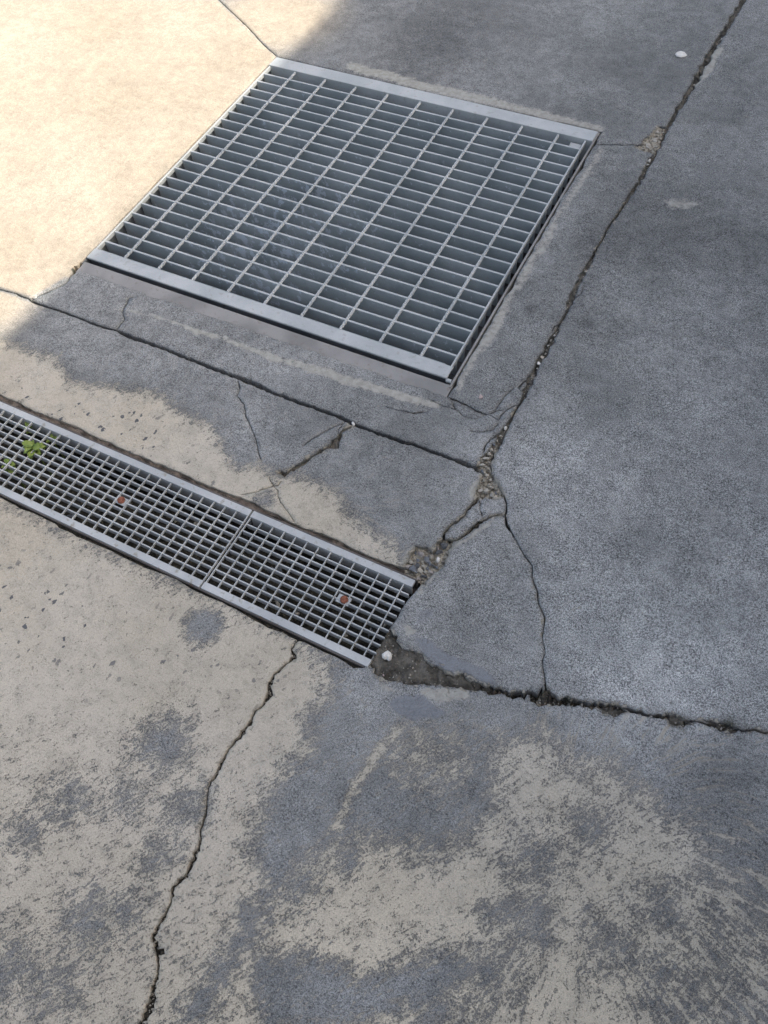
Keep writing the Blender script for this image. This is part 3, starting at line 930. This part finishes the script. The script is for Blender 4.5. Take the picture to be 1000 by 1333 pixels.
def angle_bar(name, prof, xa, xb, mat, bev=.0008):
    bm = bmesh.new()
    A = [bm.verts.new((xa, p[0], p[1])) for p in prof]
    B = [bm.verts.new((xb, p[0], p[1])) for p in prof]
    n = len(prof)
    bm.faces.new(A)
    bm.faces.new(B[::-1])
    for i in range(n):
        bm.faces.new((A[i], B[i], B[(i + 1) % n], A[(i + 1) % n]))
    bmesh.ops.recalc_face_normals(bm, faces=bm.faces)
    bmesh.ops.bevel(bm, geom=list(bm.edges), offset=bev, segments=2, affect='EDGES')
    return from_bm(name, bm, mat)
child(angle_bar('end_angle', [(-.0315, .0022), (.0035, .0022), (.0035, -.0035), (-.0310, -.0035)], -.0868, .8790, GALV_TOP), fg)
child(box('end_leg', -.084, .876, -.0265, -.0215, -.060, -.004, DARKSTEEL, None, .0006), fg)
child(angle_bar('end_angle', [(LB - .0015, .003), (LB + .0425, .003), (LB + .0425, -.004), (LB + .004, -.004), (LB + .004, -.06), (LB - .0015, -.06)], -.0868, .8925, GALV_TOP), fg)
child(box('weld_bead', -.079, .86, .0036, .0062, -.006, .0012, GALV, None, .001), fg)
child(box('lifting_clip', .838, .868, LB - .031, LB - .008, -.012, -.009, GALV_TOP, None, .001), fg)
bm = bmesh.new()
bmesh.ops.create_cone(bm, cap_ends=True, segments=14, radius1=.0045, radius2=.0045, depth=.012)
bmesh.ops.rotate(bm, verts=bm.verts, matrix=Matrix.Rotation(math.pi / 2, 3, 'Y'))
bmesh.ops.translate(bm, verts=bm.verts, vec=(.884, -.030, -.006))
child(from_bm('locating_pin', bm, GALV_TOP), fg)

fr = tag(empty('grate_frame', (.4, -.06, 0)), 'flat steel angle frame bedded in concrete around the large square grate', 'frame')
child(angle_bar('frame_flange', [(-.0790, -.0045), (-.0415, -.0030), (-.0415, -.066), (-.0460, -.066), (-.0460, -.0085), (-.0790, -.0090)], x0 + .006, .8985, FRAME), fr)
child(box('frame_leg', .8920, .8970, -.0485, y1 - .004, -.066, -.0010, FRAME, None, .0006), fr)
child(box('frame_leg', x0 + .0015, x0 + .0045, -.0485, y1 - .004, -.066, -.0040, DARKSTEEL, None, .0006), fr)
child(box('frame_leg', x0 + .007, .8915, y1 - .0052, y1 - .0018, -.066, -.0020, FRAME, None, .0006), fr)
child(box('support_ledge', x0 + .006, .891, -.0413, -.012, -.071, -.0665, FRAME, None, .0006), fr)
child(box('support_ledge', x0 + .006, .891, LB - .01, y1 - .006, -.071, -.0665, FRAME, None, .0006), fr)

# ------------------------------------------------------------------ trench grating panels
STRIP, RP = .0148, (.186 - 2 * .0148) / 10
def panel(ua, ub, u_first, u_last, pitch, label, boltu, stub=0.0, strip_r=None):
    t = empty('trench_grate', (*tr((ua + ub) / 2, -TW / 2), 0), TR_ANG)
    tag(t, label, 'grate', 'galvanised grate panels laid end to end over the trench drain')
    cu = (ua + ub) / 2
    Xl = lambda u: u - cu
    vo = TW / 2
    n = int(round((u_last - u_first) / pitch))
    bm_ = box_mesh('cross_rod', -.0010, .0010, -vo + STRIP - .001, vo - STRIP + .001, -.0050, .0006, TRENCH, .0004)
    for i in range(n + 1):
        o = link('cross_rod', bm_, t)
        o.location = (Xl(u_first + (u_last - u_first) * i / n), 0, 0)
    L0, L1 = Xl(ua) + .002, Xl(ub) - .002 + stub
    cb = box_mesh('bearing_bar', 0, L1 - L0, -.0013, .0013, -.015, -.0006, TRENCH, .0004)
    for j in range(1, 10):
        o = link('bearing_bar', cb, t)
        o.location = (L0, -vo + STRIP + j * RP, random.gauss(0, .0003))
        if stub: o.rotation_euler.z = random.gauss(0, .0006)
    sr = Xl(strip_r if strip_r else ub)
    for s in (-1, 1):
        va, vb = (vo - STRIP, vo) if s > 0 else (-vo, -vo + STRIP)
        link('edge_strip', box_mesh('edge_strip', Xl(ua), sr, va, vb, -.006, .0022, TRENCH, .0009, 2), t)
        link('edge_leg', box_mesh('edge_leg', Xl(ua) + .001, sr - .001, (va if s > 0 else vb - .003), (va + .003 if s > 0 else vb), -.030, -.0062, TRENCH), t)
    for bu, bv in boltu:
        cp = link('clip_plate', box_mesh('clip_plate', -.0130, .0130, -.0085, .0085, -.0036, -.0014, GALV_TOP, .0005), t)
        cp.location = (Xl(bu), bv + vo, 0)
        b2 = bmesh.new()
        bmesh.ops.create_cone(b2, cap_ends=True, segments=14, radius1=.0080, radius2=.0070, depth=.006)
        bmesh.ops.bevel(b2, geom=[e for e in b2.edges if e.calc_face_angle(0) > .8], offset=.0010, segments=2, affect='EDGES')
        bmesh.ops.translate(b2, verts=b2.verts, vec=(.0015, 0, .0012))
        bo = from_bm('bolt_head', b2, RUST, cp)
    return t
SEAM = .674
panel(SEAM + .0018, 1.012, SEAM + .0035, 1.0105, .026, 'short trench grate panel ending at the broken concrete corner, one rusty bolt', [(.926, -.0905)], .018, 1.027)
panel(SEAM - 1.0, SEAM - .0018, SEAM - .998, SEAM - .0035, .026, 'long trench grate panel with green weeds growing through, one rusty bolt', [(.4185, -.0925), (-.08, -.0925)])
panel(SEAM - 2.004, SEAM - 1.004, SEAM - 2.002, SEAM - 1.0058, .026, 'trench grate panel beyond the weedy panel in the sunlit yard', [(-.58, -.0925)])
tf = tag(empty('trench_drain_edging', (*tr(0, -TW / 2), 0)), 'thin rusty steel rails edging both sides of the trench drain', 'frame')
def oriented_box(name, ua, ub, va, vb, z0, z1, mat, parent):
    vs_, fs_ = [], []
    for z in (z0, z1):
        for u, v in ((ua, va), (ub, va), (ub, vb), (ua, vb)):
            vs_.append((*tr(u, v), z))
    fs_ = [(3, 2, 1, 0), (4, 5, 6, 7), (0, 1, 5, 4), (1, 2, 6, 5), (2, 3, 7, 6), (3, 0, 4, 7)]
    return child(put(name, vs_, fs_, mat), parent)
oriented_box('frame_rail', -2.1, 1.030, .0012, .0038, -.04, .0005, RAIL, tf)
oriented_box('frame_rail', -2.1, 1.020, -TW - .0028, -TW - .0008, -.04, -.0010, RAIL, tf)
oriented_box('rail_ledge', -2.1, 1.030, -.010, .0010, -.037, -.034, RAIL, tf)
oriented_box('rail_ledge', -2.1, 1.020, -TW - .0006, -TW + .010, -.037, -.034, RAIL, tf)

# ------------------------------------------------------------------ stones
def stone_mesh(name, r, mat, seed, flat=.7, sub=2, sharp=.28):
    """broken stone: hull of a few random points (few points = angular), rounded a little when sharp is low"""
    rr = random.Random(seed)
    bm = bmesh.new()
    n = 9 if sharp > .3 else (14 if sharp > .1 else 40)
    sx, sy = rr.uniform(.95, 1.45), rr.uniform(.65, 1.05)
    for _ in range(n):
        v = Vector((rr.gauss(0, 1), rr.gauss(0, 1), rr.gauss(0, 1))).normalized() * (rr.uniform(.75, 1.1) if sharp > .1 else 1)
        bm.verts.new((v.x * r * sx, v.y * r * sy, v.z * r * flat))
    res_ = bmesh.ops.convex_hull(bm, input=bm.verts)
    bmesh.ops.delete(bm, geom=[g for g in res_['geom_interior'] if isinstance(g, bmesh.types.BMVert)], context='VERTS')
    bmesh.ops.bevel(bm, geom=list(bm.edges), offset=r * .09, segments=1, affect='EDGES')
    zmin = min(v.co.z for v in bm.verts)
    for v in bm.verts:
        v.co.z -= zmin
    me = bpy.data.meshes.new(name)
    bm.to_mesh(me)
    bm.free()
    me.materials.append(mat)
    return me
def stone(name, px, py, rpx, mat, seed, label, cat, z=0.0, flat=.7, group=None, rz=None, sharp=.28, sub=2):
    w = np.array(G(px, py))
    r = np.linalg.norm(np.array(G(px + rpx, py)) - w)
    o = link(name, stone_mesh(name, r, mat, seed, flat, sub, sharp))
    o.location = (w[0], w[1], z)
    o.rotation_euler.z = random.uniform(0, 6.3) if rz is None else rz
    return tag(o, label, cat, group)

def flake(name, px, mat, label, cat, h, z):
    """flat chip of stone: traced outline, domed top, real thickness"""
    w = GL(px)
    c = w.mean(0)
    n = len(w)
    verts = [(*(p - c), .0008) for p in w] + [(*((p - c) * .96), h * .55) for p in w] + [(*((p - c) * .62 + rng.normal(0, .0006, 2)), h * (.85 + .25 * random.random())) for p in w] + [(0, 0, h)] + [(*((p - c) * .9), 0) for p in w]
    f = []
    for i in range(n):
        j = (i + 1) % n
        f += [(i, j, n + j, n + i), (n + i, n + j, 2 * n + j, 2 * n + i), (2 * n + i, 2 * n + j, 3 * n), (3 * n + 1 + i, 3 * n + 1 + j, j, i)]
    f.append(tuple(3 * n + 1 + i for i in range(n))[::-1])
    o = put(name, verts, f, mat)
    o.location = (c[0], c[1], z)
    return tag(o, label, cat)
flake('white_stone', [(497, 851), (501, 848), (505, 846), (509, 849), (510.5, 853), (509, 858), (506, 859.5), (503, 857), (500, 857.5), (497, 854.5)], WHITE, 'angular white stone chip on dark soil at the broken end of the trench', 'stone', .009, -.006)
flake('white_stone', [(878.5, 71.5), (881, 69), (886, 67.5), (891, 69), (894.5, 73), (891, 75), (886, 75.6), (881, 74.4)], WHITE, 'flat white stone flake lying alone on dark grey concrete', 'stone', .005, .0005)
stone('white_pebble', 460.5, 551, 3.4, WHITE, 3, 'white pebble wedged in the long straight joint', 'pebble', -.004, .7)
stone('white_pebble', 658.5, 556.5, 4.0, WHITE, 4, 'round white pebble in the diagonal joint beside the web of fine cracks', 'pebble', -.006, .8)
stone('white_pebble', 702, 472, 3.2, WHITE, 5, 'white pebble on brown dirt in the diagonal joint near the grate corner', 'pebble', -.006, .8)
stone('pink_pebble', 626, 517.5, 3.8, PINK, 6, 'pinkish pebble alone on concrete off the grate corner', 'pebble', -.001, .6)
stone('white_pebble', 570.5, 728.5, 3.8, WHITE, 7, 'smooth white pebble among dark stones at the trench end', 'pebble', -.007, .9, sharp=.05)
stone('dark_stone', 580, 707, 6.5, DARKST, 8, 'round dark grey stone filling the crack above the rubble', 'stone', -.012, .75, sharp=.2)
stone('dark_stone', 572, 719, 5.5, DARKST, 9, 'dark grey stone next to the smooth white pebble', 'stone', -.012, .8, sharp=.5)
stone('dark_stone', 541.5, 733, 7.5, DARKST, 10, 'flat dark blue grey stone in rubble above the grate end', 'stone', -.012, .55, sharp=.5)
stone('dark_stone', 552, 748, 5.5, DARKST, 11, 'dark stone against the end of the trench grate strip', 'stone', -.013, .75, sharp=.5)
stone('dark_stone', 565, 734, 5, DARKST, 12, 'dark stone below the smooth white pebble', 'stone', -.012, .8, sharp=.5)
lab = 'pale concrete crumb in the rubble between trench end and cracked joint'
for i, (a, b, r) in enumerate([(535, 727, 4.5), (556, 726, 6), (549, 720, 5), (562, 722, 4), (538, 742, 6), (531, 735, 4), (547, 739, 4), (556, 738, 3.4), (561, 743, 3.4), (566, 741, 3), (569, 736, 3), (545, 751, 3.6), (558, 750, 2.8), (540, 718, 3), (570, 711, 3), (551, 733, 3),
                                (560, 731, 3), (576, 728, 2.6), (574, 714, 2.6), (544, 727, 3.2), (534, 747, 4), (553, 742, 2.6)]):
    stone('concrete_crumb', a, b, r * (1.35 if i < 9 else 1.05), [TANST, GREYST, PINK2][(i * 7) % 3], 40 + i, lab, 'rubble', -.0115 + random.uniform(-.001, .002), random.uniform(.5, .85), 'crumbs at the trench end', sharp=.5)
lab = 'pale crumb of broken concrete packed in the crack junction'
for i, (a, b, r) in enumerate([(624, 598, 3.6), (633, 596, 4), (628, 605, 4.5), (637, 589, 3), (640, 583, 2.6), (644, 577, 2.6), (632, 625, 3), (637, 630, 3), (640, 634, 3.4), (633, 637, 5), (646, 640, 3), (641, 644, 4), (634, 618, 2.6), (648, 572, 2.2), (652, 567, 2), (629, 613, 3.2), (645, 646, 3.6), (639, 624, 2.4), (626, 636, 3.5)]):
    stone('concrete_crumb', a, b, r * 1.25, TANST if i % 5 else GREYST, 80 + i, lab, 'rubble', -.0065 + random.uniform(-.001, .002), random.uniform(.5, .8), 'crumbs in the crack junction', sharp=.5)
lab = 'small grey white grit stone in the upper run of the diagonal joint'
for i, (a, b, r) in enumerate([(941, 48, 2.3), (905, 108, 2.2), (846, 207, 3), (850, 203, 2.4), (844, 212, 2.2), (764, 352, 2.4), (722, 434, 2.2), (718, 441, 2.4), (714, 447, 2.2), (710, 458, 2.4), (700, 477, 2), (706, 463, 3.4), (920, 84, 2), (693, 489, 2), (717, 449, 2)]):
    stone('grit_stone', a, b, r, TANST if i % 2 else WHITE, 120 + i, lab, 'stone', -.0085, .8, 'grit in the diagonal joint', sub=1, sharp=.4)
lab = 'tan lump of broken mortar in the chipped hole beside the diagonal joint'
for i, (a, b, r) in enumerate([(856, 171, 4.5), (852, 180, 5), (845, 187, 5), (855, 189, 4), (838, 191, 3.6), (830, 191, 3), (860, 178, 3), (849, 195, 3)]):
    stone('mortar_lump', a, b, r, TANST, 150 + i, lab, 'mortar', -.0065, .45, 'mortar lumps in the chipped hole', sharp=.5)
lab = 'small pebble dropped in the soil at the broken trench end'
for i, (a, b, r) in enumerate([(499, 877, 1.6), (512, 880, 1.5), (505, 815, 2.6), (510, 806, 3), (516, 799, 2.6), (494, 826, 2), (502, 829, 1.8), (508, 812, 2)]):
    stone('grit_stone', a, b, r, TANST if i % 2 else PINK, 170 + i, lab, 'pebble', -.008 if i < 2 else -.022, .8, 'pebbles at the broken trench end', sub=1)
# fine grit too small to pick apart, strewn in the fills
gv, gf = [], []
def grit(px, py, rmm, z):
    x_, y_ = G(px, py)
    r_ = rmm * .001
    b_ = len(gv)
    pts_ = [(1, 0, 0), (-.8, .2, 0), (0, .9, .1), (.1, -.9, 0), (.1, .1, .8), (0, 0, -.7)]
    a_ = random.uniform(0, 6.3)
    for p in pts_:
        q = [c * random.uniform(.7, 1.2) * r_ for c in p]
        gv.append((x_ + q[0] * math.cos(a_) - q[1] * math.sin(a_), y_ + q[0] * math.sin(a_) + q[1] * math.cos(a_), z + q[2] + r_ * .4))
    for f_ in ((0, 2, 4), (2, 1, 4), (1, 3, 4), (3, 0, 4), (2, 0, 5), (1, 2, 5), (3, 1, 5), (0, 3, 5)):
        gf.append(tuple(b_ + i for i in f_))
def inside(px, py, poly):
    return sdist(np.array([[px, py]], float), np.array(poly, float))[0] > 0
for (poly, dep, _k), cnt_ in zip(POLY, (120, 60, 36, 70, 8, 8, 8, 8)):
    xs, ys = [p[0] for p in poly], [p[1] for p in poly]
    c_ = 0
    while c_ < cnt_:
        q = random.uniform(min(xs), max(xs)), random.uniform(min(ys), max(ys))
        if inside(*q, poly):
            grit(*q, random.choice((.8, 1, 1.2, 1.6, 2.4)), -dep)
            c_ += 1
for pts, depth, kind, jag, sub in (CR[1], CR[7], CR[8], CR[0]):
    for a_, b_ in zip(pts[1:-1], pts[2:-1]):
        for _ in range(int(max(a_[2], b_[2]) * 2.2)):
            f_ = random.random()
            grit(a_[0] + (b_[0] - a_[0]) * f_ + random.gauss(0, a_[2] * .4), a_[1] + (b_[1] - a_[1]) * f_ + random.gauss(0, a_[2] * .4), random.uniform(.7, 1.9), -depth + .001)
for _ in range(260):      # stray grains kicked out on to the slabs
    c_ = random.choice(((550, 730, 45), (635, 620, 30), (510, 870, 50), (705, 910, 60), (720, 440, 40), (850, 190, 40), (370, 620, 40), (880, 930, 70)))
    q = random.gauss(c_[0], c_[2]), random.gauss(c_[1], c_[2] * .6)
    w_ = G(*q)
    if BG[0] < w_[0] < BG[1] and BG[2] < w_[1] < BG[3]: continue
    if w_[0] < 1.03 and -.69 < w_[1] < -.46: continue
    grit(*q, random.uniform(.5, 1.1), .0)
tag(put('rubble_grit', gv, gf, TANST), 'fine pale grit strewn in the broken joints and over the concrete beside them', 'grit', kind='stuff')
# stones on the silt, seen through the trench grate
lab = 'grey stone on the silt under the trench grate'
for i in range(26):
    u = random.uniform(.2, 1.0)
    v = random.uniform(-TW + .025, -.025)
    o = link('silt_stone', stone_mesh('silt_stone', random.uniform(.005, .011), random.choice([GREYST, TANST, GREYST]), 200 + i, .7, 1))
    p = tr(u, v)
    o.location = (p[0], p[1], -.102 + .022 * mnoise.noise((u * 5, v * 9, 3)) + .010 * mnoise.noise((u * 28, v * 28, 7)) + .05 * max(0, (u - .93) / .1) ** 2 - .003)
    o.rotation_euler.z = random.uniform(0, 6)
    tag(o, lab, 'stone', 'stones under the trench grate')

# ------------------------------------------------------------------ weeds in the trench
def leaf_mesh(name, L, W, mat, seed, curl=.35):
    r = random.Random(seed)
    vs_, fs_ = [], []
    for i in range(6):
        t = i / 5
        w = W * (math.sin(math.pi * min(1, t * .92 + .05)) ** .8) * (1 + .12 * r.uniform(-1, 1))
        z = L * curl * (t - t * t * 1.1)
        for s in (-1, 0, 1):
            vs_.append((L * t, s * w * .5, z + (abs(s) * w * .18)))
    for i in range(5):
        for k in range(2):
            a = i * 3 + k
            fs_.append((a, a + 3, a + 4, a + 1))
    me = bpy.data.meshes.new(name)
    me.from_pydata(vs_, [], fs_)
    me.materials.append(mat)
    for p in me.polygons: p.use_smooth = True
    return me
def weed(px, ztop, n, Ls, label, seed):
    r = random.Random(seed)
    x, y = G(*px)
    # leaf crown stands at ztop, below the grate: shift along the sight line is not needed at this depth
    t = tag(empty('weed', (x, y, -.10)), label, 'weed', 'weeds growing in the trench drain')
    H = ztop + .10
    bm = bmesh.new()
    bmesh.ops.create_cone(bm, segments=6, radius1=.0022, radius2=.0012, depth=H, cap_ends=True)
    bmesh.ops.translate(bm, verts=bm.verts, vec=(0, 0, H / 2))
    from_bm('stem', bm, STEM, t)
    for i in range(n):
        me = leaf_mesh('leaf', Ls * r.uniform(.7, 1.15), Ls * r.uniform(.5, .75), LEAF, seed * 31 + i)
        o = link('leaf', me, t)
        o.location = (0, 0, H * r.uniform(.72, 1.0))
        o.rotation_euler = (r.uniform(-.4, .4), r.uniform(-.7, .1), i * 2.4 + r.uniform(-.4, .4))
    return t
weed((43, 583), .006, 18, .024, 'bright green weed with the densest leaves poking up through the trench grate', 3)
weed((7, 601), -.004, 9, .019, 'small green weed low in the trench by the larger leafy weed', 5)
weed((33, 551), -.008, 6, .017, 'pair of dim green leaves under the upper strip of the trench grate', 8)
weed((64, 566), -.012, 5, .015, 'dim green sprout beside the upper strip of the trench grate', 9)

# ------------------------------------------------------------------ building that shades the yard (stands to the east, out of frame)
SHX0, SHX1 = np.array(G(10, 432)), np.array(G(438, 5))
HB = 3.5
sh_t = (SHX1 - SHX0) / np.linalg.norm(SHX1 - SHX0)
off = np.array([sdir.x, sdir.y]) / sdir.z * HB
e0 = SHX0 + off
ang = math.atan2(sh_t[1], sh_t[0]) - math.pi / 2
bd = tag(empty('workshop_building', (e0[0], e0[1], 0), ang), 'plain rendered workshop whose flat roof shades the yard', 'building')
PLAST = plain_material('render_plaster', (.52, .50, .46), (.60, .58, .54), 3, .9, .004)
ROOFM = plain_material('roof_concrete', (.34, .33, .32), (.42, .41, .40), 4, .9, .004)
WINF = plain_material('window_frame_paint', (.30, .31, .32), (.36, .37, .38), 20, .5, .0005)
kk = NT('window_glass')
GLASS = kk.out((.03, .04, .05), .06, spec=.6)
DOORM = plain_material('door_paint', (.10, .16, .22), (.13, .19, .25), 10, .5, .0008)
box('wall', .6, 8, -14, 18, 0, HB - .22, PLAST, bd)
rf = box('roof', 0, 8.2, -14.2, 18.2, HB - .218, HB, ROOFM, bd, .004)
for yy in (-10, -6, 6, 10, 14):
    for zz in (1.1,):
        w_ = box('window', .572, .64, yy, yy + 1.5, zz, zz + 1.2, WINF, bd, .004)
        for s in (0, 1):
            box('pane', .566, .57, yy + .06 + s * .71, yy + .73 + s * .71, zz + .06, zz + 1.14, GLASS, w_)
dd = box('door', .56, .64, .4, 1.4, .02, 2.15, DOORM, bd, .004)
box('handle', .50, .558, .5, .53, 1.0, 1.14, WINF, dd, .004)
